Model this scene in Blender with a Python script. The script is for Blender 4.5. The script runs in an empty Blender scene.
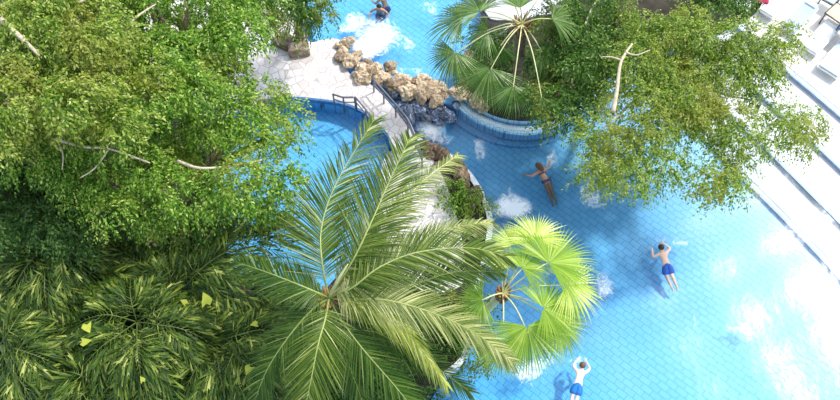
import bpy, bmesh, math, random
import numpy as np
from mathutils import Vector, Matrix, noise
from mathutils.geometry import tessellate_polygon
C = bpy.context.scene.collection
random.seed(7); RNG = np.random.default_rng(7)
PI = math.pi
# ------------------------------------------------------------------ camera
F = 850.0; TILT = math.radians(27); CAMZ = 30.3
ct, st = math.cos(TILT), math.sin(TILT)
def P(px, py, z=0.0):
    """point of the place at height z that was surveyed at this spot of the photograph"""
    x = (px - 420) / F; y = (200 - py) / F
    dy = y * ct + st; dz = y * st - ct
    t = (z - CAMZ) / dz
    return Vector((x * t, dy * t, z))
def scale_at(v):
    return F / ((v.y * st) + (CAMZ - v.z) * ct)
cam = bpy.data.cameras.new('camera'); co = bpy.data.objects.new('camera', cam); C.objects.link(co)
co.location = (0, 0, CAMZ); co.rotation_euler = (TILT, 0, 0)
cam.sensor_width = 36; cam.lens = 36 * F / 840; cam.clip_end = 500
bpy.context.scene.camera = co

# ------------------------------------------------------------------ materials
def newmat(name):
    m = bpy.data.materials.new(name); m.use_nodes = True
    nt = m.node_tree; nt.nodes.clear()
    out = nt.nodes.new('ShaderNodeOutputMaterial')
    return m, nt, out
def N(nt, t, **kw):
    n = nt.nodes.new(t)
    for k, v in kw.items():
        if k in n.inputs.keys() if isinstance(k, str) else False: n.inputs[k].default_value = v
        else: setattr(n, k, v)
    return n
def ramp(nt, fac, stops):
    r = nt.nodes.new('ShaderNodeValToRGB'); e = r.color_ramp.elements
    while len(e) < len(stops): e.new(0.5)
    for i, (p, c) in enumerate(stops):
        e[i].position = p; e[i].color = (*c, 1)
    nt.links.new(fac, r.inputs[0]); return r.outputs[0]
def mixc(nt, f, a, b, mode='MIX'):
    m = nt.nodes.new('ShaderNodeMix'); m.data_type = 'RGBA'; m.blend_type = mode
    for sock, v in ((m.inputs[0], f), (m.inputs[6], a), (m.inputs[7], b)):
        if hasattr(v, 'links') or hasattr(v, 'is_linked'): nt.links.new(v, sock)
        elif isinstance(v, (int, float)): sock.default_value = v
        else: sock.default_value = (*v, 1)
    return m.outputs[2]
def objco(nt, scale=1.0):
    t = nt.nodes.new('ShaderNodeTexCoord'); return t.outputs['Object']
def noise_tex(nt, scale, detail=4, vec=None, rough=.5):
    n = nt.nodes.new('ShaderNodeTexNoise'); n.inputs['Scale'].default_value = scale; n.inputs['Detail'].default_value = detail
    n.inputs['Roughness'].default_value = rough
    nt.links.new(vec or objco(nt), n.inputs['Vector']); return n
def principled(nt, out, color, rough=.6, spec=.5, metal=0, bump=None, bstr=.3, bdist=.02):
    b = nt.nodes.new('ShaderNodeBsdfPrincipled'); b.inputs['Roughness'].default_value = rough
    b.inputs['Specular IOR Level'].default_value = spec; b.inputs['Metallic'].default_value = metal
    if hasattr(color, 'is_linked'): nt.links.new(color, b.inputs['Base Color'])
    else: b.inputs['Base Color'].default_value = (*color, 1)
    if bump is not None:
        bp = nt.nodes.new('ShaderNodeBump'); bp.inputs['Strength'].default_value = bstr; bp.inputs['Distance'].default_value = bdist
        nt.links.new(bump, bp.inputs['Height']); nt.links.new(bp.outputs[0], b.inputs['Normal'])
    nt.links.new(b.outputs[0], out.inputs[0]); return b
def simple(name, col, rough=.6, var=.15, nscale=6, spec=.4, metal=0, bstr=.2):
    m, nt, out = newmat(name); n = noise_tex(nt, nscale)
    d = tuple(c * (1 - var) for c in col); l = tuple(min(1, c * (1 + var)) for c in col)
    principled(nt, out, ramp(nt, n.outputs['Fac'], [(.3, d), (.7, l)]), rough, spec, metal, n.outputs['Fac'], bstr)
    return m
def leafmat(name, stops, rough=.42, trans=.38, tcol=None, spec=.28, patch=0):
    """leaf colour differs from leaf to leaf"""
    m, nt, out = newmat(name)
    g = nt.nodes.new('ShaderNodeNewGeometry')
    col = ramp(nt, g.outputs['Random Per Island'], stops)
    if patch:
        nz = noise_tex(nt, .55, 4); mr = nt.nodes.new('ShaderNodeMapRange'); mr.inputs['From Min'].default_value = .5; mr.inputs['From Max'].default_value = .68; mr.inputs['To Max'].default_value = patch
        nt.links.new(nz.outputs['Fac'], mr.inputs['Value']); col = mixc(nt, mr.outputs[0], col, (.34, .33, .06))
    b = nt.nodes.new('ShaderNodeBsdfPrincipled'); b.inputs['Roughness'].default_value = rough
    b.inputs['Specular IOR Level'].default_value = spec
    nt.links.new(col, b.inputs['Base Color'])
    t = nt.nodes.new('ShaderNodeBsdfTranslucent')
    nt.links.new(mixc(nt, 1.0, col, tcol or (1.5, 1.6, .55), 'MULTIPLY'), t.inputs[0])
    mx = nt.nodes.new('ShaderNodeMixShader'); mx.inputs[0].default_value = trans
    nt.links.new(b.outputs[0], mx.inputs[1]); nt.links.new(t.outputs[0], mx.inputs[2])
    nt.links.new(mx.outputs[0], out.inputs[0]); return m
M = {}
M['ficus_bright'] = leafmat('leaf_fig_bright', [(0, (.03, .10, .008)), (.4, (.11, .25, .018)), (.75, (.24, .41, .04)), (.97, (.50, .58, .16))], patch=.6)
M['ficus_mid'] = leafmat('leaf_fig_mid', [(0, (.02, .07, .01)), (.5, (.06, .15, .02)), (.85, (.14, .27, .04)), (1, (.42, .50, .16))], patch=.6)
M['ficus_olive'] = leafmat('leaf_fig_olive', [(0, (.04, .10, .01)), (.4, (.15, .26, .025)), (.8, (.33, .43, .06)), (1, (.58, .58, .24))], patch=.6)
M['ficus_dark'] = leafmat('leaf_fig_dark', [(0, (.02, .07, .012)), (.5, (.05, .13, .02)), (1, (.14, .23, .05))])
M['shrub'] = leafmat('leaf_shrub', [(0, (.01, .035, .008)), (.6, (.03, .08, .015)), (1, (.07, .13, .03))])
M['fishtail'] = leafmat('leaf_fishtail', [(0, (.015, .045, .006)), (.45, (.075, .145, .014)), (.75, (.12, .19, .025)), (.93, (.28, .34, .05)), (1, (.58, .60, .2))], rough=.5, spec=.4, trans=.35)
M['fish_yellow'] = leafmat('leaf_fishtail_yellow', [(0, (.36, .42, .05)), (1, (.5, .54, .08))], trans=.3)
M['coco'] = leafmat('leaf_coconut', [(0, (.035, .08, .01)), (.5, (.095, .165, .02)), (.86, (.20, .27, .045)), (1, (.55, .54, .24))], rough=.4, spec=.28, trans=.3)
M['coco_dark'] = leafmat('leaf_coconut_dark', [(0, (.025, .07, .01)), (.5, (.06, .13, .018)), (.9, (.13, .21, .035)), (1, (.35, .4, .14))], rough=.4, spec=.28, trans=.3)
M['coco_sunlit'] = leafmat('leaf_coconut_sunlit', [(0, (.30, .35, .04)), (.5, (.55, .57, .10)), (1, (.75, .72, .35))], rough=.4, trans=.35)  # bright yellow puts the sun on one frond into its leaf colour
M['coco_pale'] = leafmat('leaf_coconut_pale', [(0, (.12, .17, .03)), (.5, (.25, .30, .08)), (1, (.60, .58, .28))], rough=.4, spec=.5, trans=.3)
M['fan'] = leafmat('leaf_fan', [(0, (.07, .15, .025)), (.6, (.15, .27, .05)), (1, (.36, .44, .18))], trans=.3, spec=.6)
M['fan_lime'] = leafmat('leaf_fan_lime', [(0, (.20, .33, .04)), (.6, (.34, .47, .07)), (1, (.60, .66, .24))], trans=.4)
M['fan_yellow'] = leafmat('leaf_fan_yellow', [(0, (.46, .54, .10)), (.6, (.66, .70, .22)), (1, (.86, .86, .58))], trans=.4)
M['rachis'] = simple('palm_midrib', (.30, .35, .10), .45)
M['green_rib'] = simple('green_midrib', (.10, .15, .035), .45)
M['petiole'] = simple('palm_stalk', (.62, .62, .30), .45)
M['twig_pale'] = simple('bark_pale', (.50, .42, .30), .8, .3, 9)
M['bark'] = simple('bark_brown', (.20, .14, .09), .85, .4, 7, bstr=.6)
M['fibre'] = simple('palm_fibre', (.30, .17, .08), .9, .5, 20, bstr=.8)
M['soil'] = simple('soil', (.035, .03, .02), .95, .5, 2)
M['rock'] = None
def rockmat(name, c0, c1, c2, rough=.85, spec=.3):
    m, nt, out = newmat(name); oi = nt.nodes.new('ShaderNodeObjectInfo')
    add = nt.nodes.new('ShaderNodeVectorMath'); add.operation = 'ADD'
    nt.links.new(objco(nt), add.inputs[0]); nt.links.new(oi.outputs['Location'], add.inputs[1])
    n = noise_tex(nt, 3.2, 8, add.outputs[0], .65)
    rc = ramp(nt, oi.outputs['Random'], [(0, (.5, .45, .42)), (.5, (.9, .85, .8)), (1, (1.15, 1.12, 1.1))])
    principled(nt, out, mixc(nt, 1.0, ramp(nt, n.outputs['Fac'], [(.32, c0), (.5, c1), (.66, c2)]), rc, 'MULTIPLY'), rough, spec, 0, n.outputs['Fac'], .8, .08)
    return m
M['rock'] = rockmat('rock_sand', (.12, .08, .055), (.48, .38, .26), (.78, .68, .54))
M['rock_wet'] = rockmat('rock_wet', (.02, .035, .07), (.07, .11, .20), (.40, .50, .70), .18, .9)
M['rock_brown'] = rockmat('rock_brown', (.06, .045, .03), (.20, .14, .09), (.42, .32, .22))
M['rock_slab'] = rockmat('rock_slab', (.12, .09, .07), (.26, .21, .17), (.45, .38, .32))
M['metal'] = simple('steel_rail', (.20, .19, .21), .35, .1, 8, .5, .6, .02)
M['white'] = simple('white_plastic', (.82, .82, .80), .4, .04, 3)
M['cushion'] = simple('cushion_pale_blue', (.40, .52, .62), .8, .08, 5)
M['cushion_grey'] = simple('cushion_pale_grey', (.46, .55, .58), .8, .06, 5)
M['darkmetal'] = simple('dark_metal', (.03, .03, .03), .4, .2, 5)
M['bluecloth'] = simple('blue_cloth', (.16, .26, .45), .85, .2, 6)
M['red'] = simple('dark_red_towel', (.32, .02, .06), .85, .25, 7)
M['wood'] = simple('light_wood', (.62, .48, .32), .6, .2, 6)
M['skin'] = simple('skin', (.78, .50, .38), .5, .06, 9)
M['skin_pale'] = simple('skin_pale', (.90, .66, .56), .5, .05, 9)
M['skin_tan'] = simple('skin_tan', (.44, .24, .15), .45, .08, 9)
M['hair_dark'] = simple('hair_dark', (.025, .018, .014), .5, .4, 40)
M['hair_brown'] = simple('hair_brown', (.12, .06, .03), .5, .4, 40)
M['shorts_blue'] = simple('shorts_blue', (.02, .10, .42), .7, .15, 14)
M['shorts_bright'] = simple('shorts_bright_blue', (.01, .16, .50), .7, .15, 14)
M['swimsuit'] = simple('swimsuit_dark', (.05, .05, .12), .6, .15, 14)
M['eye'] = simple('eye_white', (.8, .8, .8), .2, .02, 10)
M['flower'] = simple('pink_seeds', (.60, .36, .30), .6, .3, 30)

def tilemat(name, base, line, rot, bw, rh, mortar=.045, rough=.25, wob=.03):
    m, nt, out = newmat(name)
    mp = nt.nodes.new('ShaderNodeMapping'); mp.inputs['Rotation'].default_value = (0, 0, rot)
    nz = noise_tex(nt, 1.3, 2)
    vm = nt.nodes.new('ShaderNodeVectorMath'); vm.operation = 'SCALE'; vm.inputs['Scale'].default_value = wob * 2
    nt.links.new(nz.outputs['Color'], vm.inputs[0])
    va = nt.nodes.new('ShaderNodeVectorMath'); nt.links.new(objco(nt), va.inputs[0]); nt.links.new(vm.outputs[0], va.inputs[1])
    nt.links.new(va.outputs[0], mp.inputs[0])
    bk = nt.nodes.new('ShaderNodeTexBrick'); nt.links.new(mp.outputs[0], bk.inputs['Vector'])
    bk.inputs['Scale'].default_value = 1; bk.inputs['Brick Width'].default_value = bw; bk.inputs['Row Height'].default_value = rh
    bk.inputs['Mortar Size'].default_value = mortar; bk.inputs['Mortar Smooth'].default_value = .6
    bk.inputs['Color1'].default_value = (*base, 1); bk.inputs['Color2'].default_value = (*[min(1, c * 1.08) for c in base], 1)
    bk.inputs['Mortar'].default_value = (*line, 1)
    principled(nt, out, bk.outputs['Color'], rough); return m
M['tile'] = tilemat('pool_tiles', (.35, .58, .80), (.20, .40, .62), math.radians(40), .42, .24, .018)
M['tile_wall'] = tilemat('pool_wall_tiles', (.50, .75, .90), (.15, .40, .62), 0, .16, .16, .012)
M['tile_edge'] = simple('edge_tiles', (.22, .33, .45), .4, .2, 4)
M['step'] = simple('white_step', (.58, .58, .63), .5, .02, 1.2)
M['coping'] = simple('coping', (.80, .84, .88), .5, .1, 3)
M['navy'] = simple('navy_tiles', (.06, .16, .34), .35, .3, 6)
# crazy paving
m, nt, out = newmat('crazy_paving'); v = nt.nodes.new('ShaderNodeTexVoronoi'); v.feature = 'DISTANCE_TO_EDGE'; v.inputs['Scale'].default_value = 2.6
v2 = nt.nodes.new('ShaderNodeTexVoronoi'); v2.inputs['Scale'].default_value = 2.6
oc = objco(nt); nt.links.new(oc, v.inputs[0]); nt.links.new(oc, v2.inputs[0])
sep = nt.nodes.new('ShaderNodeSeparateColor'); nt.links.new(v2.outputs['Color'], sep.inputs[0])
stone = ramp(nt, sep.outputs[0], [(0, (.54, .49, .47)), (.5, (.64, .60, .58)), (1, (.73, .70, .69))])
edge = ramp(nt, v.outputs['Distance'], [(.02, (0, 0, 0)), (.055, (1, 1, 1))])
principled(nt, out, mixc(nt, edge, (.42, .37, .36), stone), .7); M['paving'] = m
# beach deck
M['beach'] = simple('beach_stone', (.70, .67, .62), .7, .07, 1.5)

# water: clear body that takes the red out of the light with depth, ripples, white froth where stirred, plus reflected glare and sun flecks painted white
def watermat(name, density, foam_scale=2.2):  # foam_scale sizes the break-up of froth and painted glare alike
    m, nt, out = newmat(name)
    tr = nt.nodes.new('ShaderNodeBsdfTransparent'); gl = nt.nodes.new('ShaderNodeBsdfGlossy'); gl.inputs['Roughness'].default_value = .22
    nz = noise_tex(nt, 3.0, 5); bp = nt.nodes.new('ShaderNodeBump'); bp.inputs['Strength'].default_value = .3; bp.inputs['Distance'].default_value = .04
    nt.links.new(nz.outputs['Fac'], bp.inputs['Height']); nt.links.new(bp.outputs[0], gl.inputs['Normal'])
    fr = nt.nodes.new('ShaderNodeFresnel'); fr.inputs['IOR'].default_value = 1.33; nt.links.new(bp.outputs[0], fr.inputs['Normal'])
    mx = nt.nodes.new('ShaderNodeMixShader'); nt.links.new(fr.outputs[0], mx.inputs[0]); nt.links.new(tr.outputs[0], mx.inputs[1]); nt.links.new(gl.outputs[0], mx.inputs[2])
    at = nt.nodes.new('ShaderNodeAttribute'); at.attribute_name = 'foam'  # froth plus painted glare and sun flecks
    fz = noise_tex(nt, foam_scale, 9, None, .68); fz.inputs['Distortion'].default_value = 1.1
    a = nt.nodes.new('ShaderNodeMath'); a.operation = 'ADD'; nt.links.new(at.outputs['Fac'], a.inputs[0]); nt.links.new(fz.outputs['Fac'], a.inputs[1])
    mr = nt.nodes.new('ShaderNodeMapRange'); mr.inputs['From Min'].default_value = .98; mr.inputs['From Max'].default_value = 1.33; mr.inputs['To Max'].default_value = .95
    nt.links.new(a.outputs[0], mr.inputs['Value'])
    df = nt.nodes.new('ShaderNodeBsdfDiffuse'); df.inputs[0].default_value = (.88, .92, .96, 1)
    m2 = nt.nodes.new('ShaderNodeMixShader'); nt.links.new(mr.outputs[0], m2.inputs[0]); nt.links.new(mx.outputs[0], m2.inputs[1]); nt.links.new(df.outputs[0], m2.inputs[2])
    nt.links.new(m2.outputs[0], out.inputs['Surface'])
    va = nt.nodes.new('ShaderNodeVolumeAbsorption'); va.inputs['Color'].default_value = (.0, .76, .97, 1); va.inputs['Density'].default_value = density
    nt.links.new(va.outputs[0], out.inputs['Volume'])
    return m
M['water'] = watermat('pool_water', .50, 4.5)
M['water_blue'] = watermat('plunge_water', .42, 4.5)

# ------------------------------------------------------------------ object helpers
def link(name, me, parent=None, mat=None):
    o = bpy.data.objects.new(name, me); C.objects.link(o)
    if parent is not None:
        o.parent = parent
    if mat: me.materials.append(mat)
    return o
def tag(o, label=None, cat=None, group=None, kind=None):
    if label: o['label'] = label
    if cat: o['category'] = cat
    if group: o['group'] = group
    if kind: o['kind'] = kind
    return o
def empty(name, loc, label, cat, group=None):
    o = bpy.data.objects.new(name, None); C.objects.link(o); o.location = loc; o.empty_display_size = .2
    bpy.context.view_layer.update()
    return tag(o, label, cat, group)
class MB:
    def __init__(s): s.v = []; s.f = []
    def add(s, vs, fs):
        b = len(s.v); s.v += [tuple(p) for p in vs]; s.f += [tuple(i + b for i in f) for f in fs]
    def box(s, c, sx, sy, sz, rz=0, rx=0):
        Mx = Matrix.Translation(c) @ Matrix.Rotation(rz, 4, 'Z') @ Matrix.Rotation(rx, 4, 'X')
        vs = [Mx @ Vector((x * sx / 2, y * sy / 2, z * sz / 2)) for x in (-1, 1) for y in (-1, 1) for z in (-1, 1)]
        s.add(vs, [(0, 1, 3, 2), (4, 6, 7, 5), (0, 4, 5, 1), (2, 3, 7, 6), (0, 2, 6, 4), (1, 5, 7, 3)])
    def tube(s, pts, rads, n=8, cap=True):
        pts = [Vector(p) for p in pts]
        if not hasattr(rads, '__len__'): rads = [rads] * len(pts)
        b = len(s.v); ref = None
        for i, p in enumerate(pts):
            t = (pts[min(i + 1, len(pts) - 1)] - pts[max(i - 1, 0)])
            t = t.normalized() if t.length > 1e-9 else Vector((0, 0, 1))
            if ref is None: ref = t.orthogonal().normalized()
            a = (ref - t * ref.dot(t)); a = a.normalized() if a.length > 1e-6 else t.orthogonal().normalized(); ref = a
            c = t.cross(a)
            for k in range(n):
                q = 2 * PI * k / n; s.v.append(tuple(p + (a * math.cos(q) + c * math.sin(q)) * rads[i]))
        for i in range(len(pts) - 1):
            for k in range(n):
                a0 = b + i * n + k; a1 = b + i * n + (k + 1) % n
                s.f.append((a0, a1, a1 + n, a0 + n))
        if cap:
            s.f.append(tuple(b + k for k in range(n))[::-1]); e = b + (len(pts) - 1) * n; s.f.append(tuple(e + k for k in range(n)))
    def build(s, name, mat, parent=None, smooth=True, off=None):
        me = bpy.data.meshes.new(name); v = s.v
        if parent is not None and off is None: off = world_loc(parent)
        if off is not None: v = [(p[0] - off[0], p[1] - off[1], p[2] - off[2]) for p in v]
        me.from_pydata(v, [], s.f); me.materials.append(mat)
        if smooth:
            for p in me.polygons: p.use_smooth = True
        me.update()
        return link(name, me, parent)
def world_loc(o):
    l = Vector((0, 0, 0))
    while o is not None: l = l + o.location; o = o.parent
    return l
def catmull(pts, n=8, closed=False):
    pts = [Vector(p) for p in pts]; out = []; L = len(pts)
    rng = range(L) if closed else range(L - 1)
    for i in rng:
        if closed: p0, p1, p2, p3 = pts[(i - 1) % L], pts[i], pts[(i + 1) % L], pts[(i + 2) % L]
        else: p0, p1, p2, p3 = pts[max(i - 1, 0)], pts[i], pts[i + 1], pts[min(i + 2, L - 1)]
        for k in range(n):
            t = k / n
            out.append(.5 * ((2 * p1) + (p2 - p0) * t + (2 * p0 - 5 * p1 + 4 * p2 - p3) * t * t + (3 * p1 - p0 - 3 * p2 + p3) * t ** 3))
    if not closed: out.append(pts[-1])
    return out
def slab(name, outline, ztop, zbot, mat, side=None):
    """extruded outline (list of xy)"""
    pts = [Vector((p[0], p[1], 0)) for p in outline]; n = len(pts)
    tris = tessellate_polygon([pts])
    me = bpy.data.meshes.new(name)
    v = [(p.x, p.y, ztop) for p in pts] + [(p.x, p.y, zbot) for p in pts]
    area = sum(pts[i].x * pts[(i + 1) % n].y - pts[(i + 1) % n].x * pts[i].y for i in range(n))
    f = []
    for t in tris:
        a, b, c = [pts[i] for i in t]
        if (b - a).cross(c - a).z < 0: t = t[::-1]
        f.append(tuple(t)); f.append(tuple(i + n for i in t[::-1]))
    nt_ = len(f)
    for i in range(n):
        j = (i + 1) % n
        f.append((i, i + n, j + n, j) if area > 0 else (i, j, j + n, i + n))
    me.from_pydata(v, [], f); me.materials.append(mat)
    if side:
        me.materials.append(side)
        for i in range(nt_, len(f)): me.polygons[i].material_index = 1
    me.update()
    o = link(name, me); o['kind'] = 'structure'; return o
def strip(name, line, w, ztop, h, mat):
    """kerb that follows a line of xy points"""
    mb = MB(); n = len(line); vs = []
    for i, p in enumerate(line):
        t = (line[min(i + 1, n - 1)] - line[max(i - 1, 0)]); t.z = 0; t.normalize(); s = Vector((-t.y, t.x, 0)) * w / 2
        for q, z in ((p - s, ztop), (p + s, ztop), (p + s, ztop - h), (p - s, ztop - h)): vs.append((q.x, q.y, z))
    fs = []
    for i in range(n - 1):
        for k in range(4):
            a, b = i * 4 + k, i * 4 + (k + 1) % 4; fs.append((a, b, b + 4, a + 4))
    fs += [(3, 2, 1, 0), tuple((n - 1) * 4 + k for k in range(4))]
    mb.add(vs, fs); o = mb.build(name, mat, smooth=False); o['kind'] = 'structure'; return o

# ------------------------------------------------------------------ levels
ZW = -0.20      # main pool surface
ZD = 0.45       # bridge deck
ZL = 0.26       # left pool surface
ZU = 0.33       # upper pool surface
# steps lines on the right (pixel surveys at their own level)
SL = [([(655, 80), (700, 133), (737, 173), (766, 201), (810, 246), (860, 300)], -0.34),
      ([(680, 60), (730, 114), (763, 146), (800, 183), (817, 200), (860, 243)], -0.17),
      ([(700, 36), (745, 80), (772, 105), (820, 149), (860, 187)], 0.0),
      ([(720, 10), (755, 43), (783, 68), (812, 92), (860, 133)], 0.17)]
L1 = [P(x, y, -.3) for x, y in SL[0][0]]
def dist_L1(x, y):
    a, b = L1[1], L1[4]; t = (b - a); t.z = 0; t.normalize()
    return ((x - a.x) * (-t.y) + (y - a.y) * t.x) * -1   # >0 on the deep side
# pool floor
nx, ny = 90, 70
vs = []; fs = []
for j in range(ny + 1):
    for i in range(nx + 1):
        x = -26 + 52 * i / nx; y = -6 + 46 * j / ny
        d = max(0, dist_L1(x, y)); z = -.46 - .065 * d
        vs.append((x, y, max(z, -1.35)))
for j in range(ny):
    for i in range(nx):
        a = j * (nx + 1) + i; fs.append((a, a + 1, a + nx + 2, a + nx + 1))
mb = MB(); mb.add(vs, fs); o = mb.build('pool_floor', M['tile']); o['kind'] = 'structure'

def water(name, outline, ztop, zbot, mat, foam_glare_spots, res=.25):
    xs = [p[0] for p in outline]; ys = [p[1] for p in outline]
    x0, x1, y0, y1 = min(xs), max(xs), min(ys), max(ys)
    nx = int((x1 - x0) / res) + 1; ny = int((y1 - y0) / res) + 1
    X, Y = np.meshgrid(np.linspace(x0, x1, nx + 1), np.linspace(y0, y1, ny + 1)); n = X.size
    Z = ztop + .012 * np.sin(X * 2.1 + Y * .8) + .012 * np.sin(Y * 2.7 - X * 1.3)
    top = np.stack([X.ravel(), Y.ravel(), Z.ravel()], 1)
    v = top.tolist(); f = []
    for j in range(ny):
        for i in range(nx):
            a = j * (nx + 1) + i; f.append((a, a + 1, a + nx + 2, a + nx + 1))
    # bottom and sides
    ring = [i for i in range(nx + 1)] + [j * (nx + 1) + nx for j in range(1, ny + 1)] + [ny * (nx + 1) + i for i in range(nx - 1, -1, -1)] + [j * (nx + 1) for j in range(ny - 1, 0, -1)]
    b = len(v); v += [(v[i][0], v[i][1], zbot) for i in ring]; m_ = len(ring)
    for k in range(m_): f.append((ring[k], b + k, b + (k + 1) % m_, ring[(k + 1) % m_]))
    f.append(tuple(b + k for k in range(m_))[::-1])
    me = bpy.data.meshes.new(name); me.from_pydata(v, [], f); me.materials.append(mat)
    foam = np.zeros(len(v))  # froth and painted glare / sun flecks together
    for (px, py, rx, ry, amp) in foam_glare_spots:
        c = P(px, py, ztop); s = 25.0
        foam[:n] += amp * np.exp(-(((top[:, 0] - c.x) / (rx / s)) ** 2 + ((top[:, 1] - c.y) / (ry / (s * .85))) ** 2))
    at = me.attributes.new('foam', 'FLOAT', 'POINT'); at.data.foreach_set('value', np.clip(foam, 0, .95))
    for p in me.polygons: p.use_smooth = p.index < nx * ny
    me.update(); o = link(name, me); o['kind'] = 'structure'; return o
main_foam_glare = [(508, 190, 13, 12, .46), (524, 204, 16, 11, .46), (498, 206, 12, 9, .38), (552, 158, 12, 15, .64), (480, 150, 13, 22, .66), (430, 128, 18, 12, .9), (405, 112, 14, 12, .7), (440, 118, 14, 8, .6), (445, 142, 20, 8, .5), (590, 195, 20, 22, .62), (512, 212, 22, 12, .62),  # froth at cascade and swimmers; open-water spots paint reflected glare and sun flecks
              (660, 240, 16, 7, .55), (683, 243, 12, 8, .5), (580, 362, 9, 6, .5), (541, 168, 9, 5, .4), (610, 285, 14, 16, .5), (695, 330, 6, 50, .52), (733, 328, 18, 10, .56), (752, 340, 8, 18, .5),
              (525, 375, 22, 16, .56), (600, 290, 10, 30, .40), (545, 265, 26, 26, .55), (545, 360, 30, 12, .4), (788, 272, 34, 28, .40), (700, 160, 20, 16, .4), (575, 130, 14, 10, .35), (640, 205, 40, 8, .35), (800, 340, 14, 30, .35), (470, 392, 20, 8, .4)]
water('pool_water', [(-25, -5), (25, -5), (25, 39), (-25, 39)], ZW, -3.2, M['water'], main_foam_glare)

# upper pool : basin and its water
def pxy(lst, z=0): return [P(x, y, z) for x, y in lst]
up_out = pxy([(322, 42), (312, 30), (306, 5), (300, -40), (480, -60), (560, -40), (520, 20), (470, 60), (458, 100), (440, 92), (405, 82), (370, 66), (345, 40)], ZU)
slab('pool_floor_upper', up_out, ZU - .75, -2.4, M['tile'])
def inset_water(name, outline, ztop, zbot, mat, foam_glare_spots, res=.2):
    # a slab of water cut to an outline
    me_o = water(name, outline, ztop, zbot, mat, foam_glare_spots, res)
    bm = bmesh.new(); bm.from_mesh(me_o.data)
    lay = bm.verts.layers.float.get('foam')  # froth and painted glare weight
    pts = [Vector((p[0], p[1])) for p in outline]
    def inside(x, y):
        c = False; j = len(pts) - 1
        for i in range(len(pts)):
            if (pts[i].y > y) != (pts[j].y > y) and x < (pts[j].x - pts[i].x) * (y - pts[i].y) / (pts[j].y - pts[i].y) + pts[i].x: c = not c
            j = i
        return c
    kill = [f for f in bm.faces if len(f.verts) != 4 or min(v.co.z for v in f.verts) < ztop - .1 or not inside(*f.calc_center_median().xy)]
    bmesh.ops.delete(bm, geom=kill, context='FACES')
    ed = [e for e in bm.edges if e.is_boundary]
    r = bmesh.ops.extrude_edge_only(bm, edges=ed)
    nv = [g for g in r['geom'] if isinstance(g, bmesh.types.BMVert)]
    for v in nv: v.co.z = zbot; v[lay] = 0
    ne = [g for g in r['geom'] if isinstance(g, bmesh.types.BMEdge)]
    bmesh.ops.contextual_create(bm, geom=[e for e in bm.edges if e.is_boundary])
    bmesh.ops.recalc_face_normals(bm, faces=bm.faces)
    bm.to_mesh(me_o.data); bm.free(); return me_o
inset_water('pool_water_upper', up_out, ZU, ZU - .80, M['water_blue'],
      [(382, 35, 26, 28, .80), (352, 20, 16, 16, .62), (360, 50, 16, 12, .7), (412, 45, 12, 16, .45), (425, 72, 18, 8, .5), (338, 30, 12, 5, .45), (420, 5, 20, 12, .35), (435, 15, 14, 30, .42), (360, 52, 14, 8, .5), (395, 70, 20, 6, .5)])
# left pool
lp = [(262, 100), (290, 98), (312, 99), (341, 103), (360, 110), (374, 120), (388, 137), (386, 165), (374, 210), (352, 255), (325, 288), (268, 288), (238, 270), (222, 235), (215, 190), (222, 150), (238, 118)]
lp_out = catmull(pxy(lp, ZL), 4, True)
slab('pool_floor_left', [p + (p - lp_out[0]) * 0 for p in lp_out], ZL - .75, -2.4, M['tile'])
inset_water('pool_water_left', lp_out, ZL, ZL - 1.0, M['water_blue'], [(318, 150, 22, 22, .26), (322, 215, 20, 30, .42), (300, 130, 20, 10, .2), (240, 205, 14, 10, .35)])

# ------------------------------------------------------------------ decks and land
deck_px = [(340, 40), (322, 40), (310, 42), (303, 30), (296, -10), (285, -60), (150, -60), (150, 60), (190, 115), (236, 112), (262, 100), (290, 97), (312, 98), (341, 102), (360, 109), (374, 119), (388, 135), (397, 151), (414, 150), (417, 138), (408, 127), (399, 115), (384, 97), (370, 84), (352, 76), (344, 62)]
slab('paved_deck', catmull(pxy(deck_px, ZD), 3, True), ZD, -2.2, M['paving'], M['tile'])
strip('deck_edge_trim', catmull(pxy([(262, 101), (290, 98), (312, 99), (341, 103), (360, 110), (374, 120), (388, 136)], ZD), 6), .10, ZD + .015, .2, M['navy'])
# lower path between bridge and lagoon
slab('lower_path', catmull(pxy([(388, 152), (424, 152), (438, 168), (450, 195), (462, 240), (462, 285), (420, 290), (385, 250), (380, 190)], .05), 3, True), .06, -2.1, M['paving'])
# land (planted beds), C-shaped round the left pool
land_px = [(236, 112), (222, 150), (214, 190), (221, 236), (237, 272), (268, 290), (325, 290), (353, 257), (375, 211), (387, 166), (392, 150), (417, 140), (432, 147), (450, 157), (470, 176), (484, 200), (490, 225), (484, 262), (474, 300), (470, 335), (462, 360), (440, 378), (425, 400), (405, 440), (360, 520), (-60, 520), (-180, -80), (150, -80), (150, 60), (190, 115)]
slab('planted_bed', pxy(land_px, .0), .0, -2.2, M['soil'])
mp_edge = catmull(pxy([(417, 140), (432, 147), (450, 157), (470, 176), (484, 200), (490, 225), (484, 262), (474, 300), (470, 335), (462, 360), (440, 378)], 0), 6)
strip('pool_coping', mp_edge, .22, .06, .5, M['coping'])
# planter for the fan palm and the fig trees
plant_px = [(462, 92), (475, 106), (500, 118), (530, 121), (556, 114), (590, 92), (630, 66), (690, 42), (745, 22), (770, -10), (800, -70), (430, -90), (480, 0), (468, 55)]
slab('planter_bed', catmull(pxy(plant_px, .2), 3, True), .2, -2.2, M['soil'], M['tile'])
slab('upper_path', catmull(pxy([(470, -60), (570, -60), (562, 4), (535, 16), (505, 20), (484, 10)], .3), 3, True), .3, -1.0, M['step'])
rim = catmull(pxy([(455, 100), (468, 112), (486, 122), (508, 129), (535, 130), (560, 122), (595, 98), (635, 72)], -.1), 8)
strip('basin_rim', rim, .34, -.02, .6, M['tile_wall'])
strip('basin_bench', rim, .8, -.75, .8, M['tile'])
strip('basin_rim_cap', rim, .12, .03, .1, M['coping'])
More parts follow.
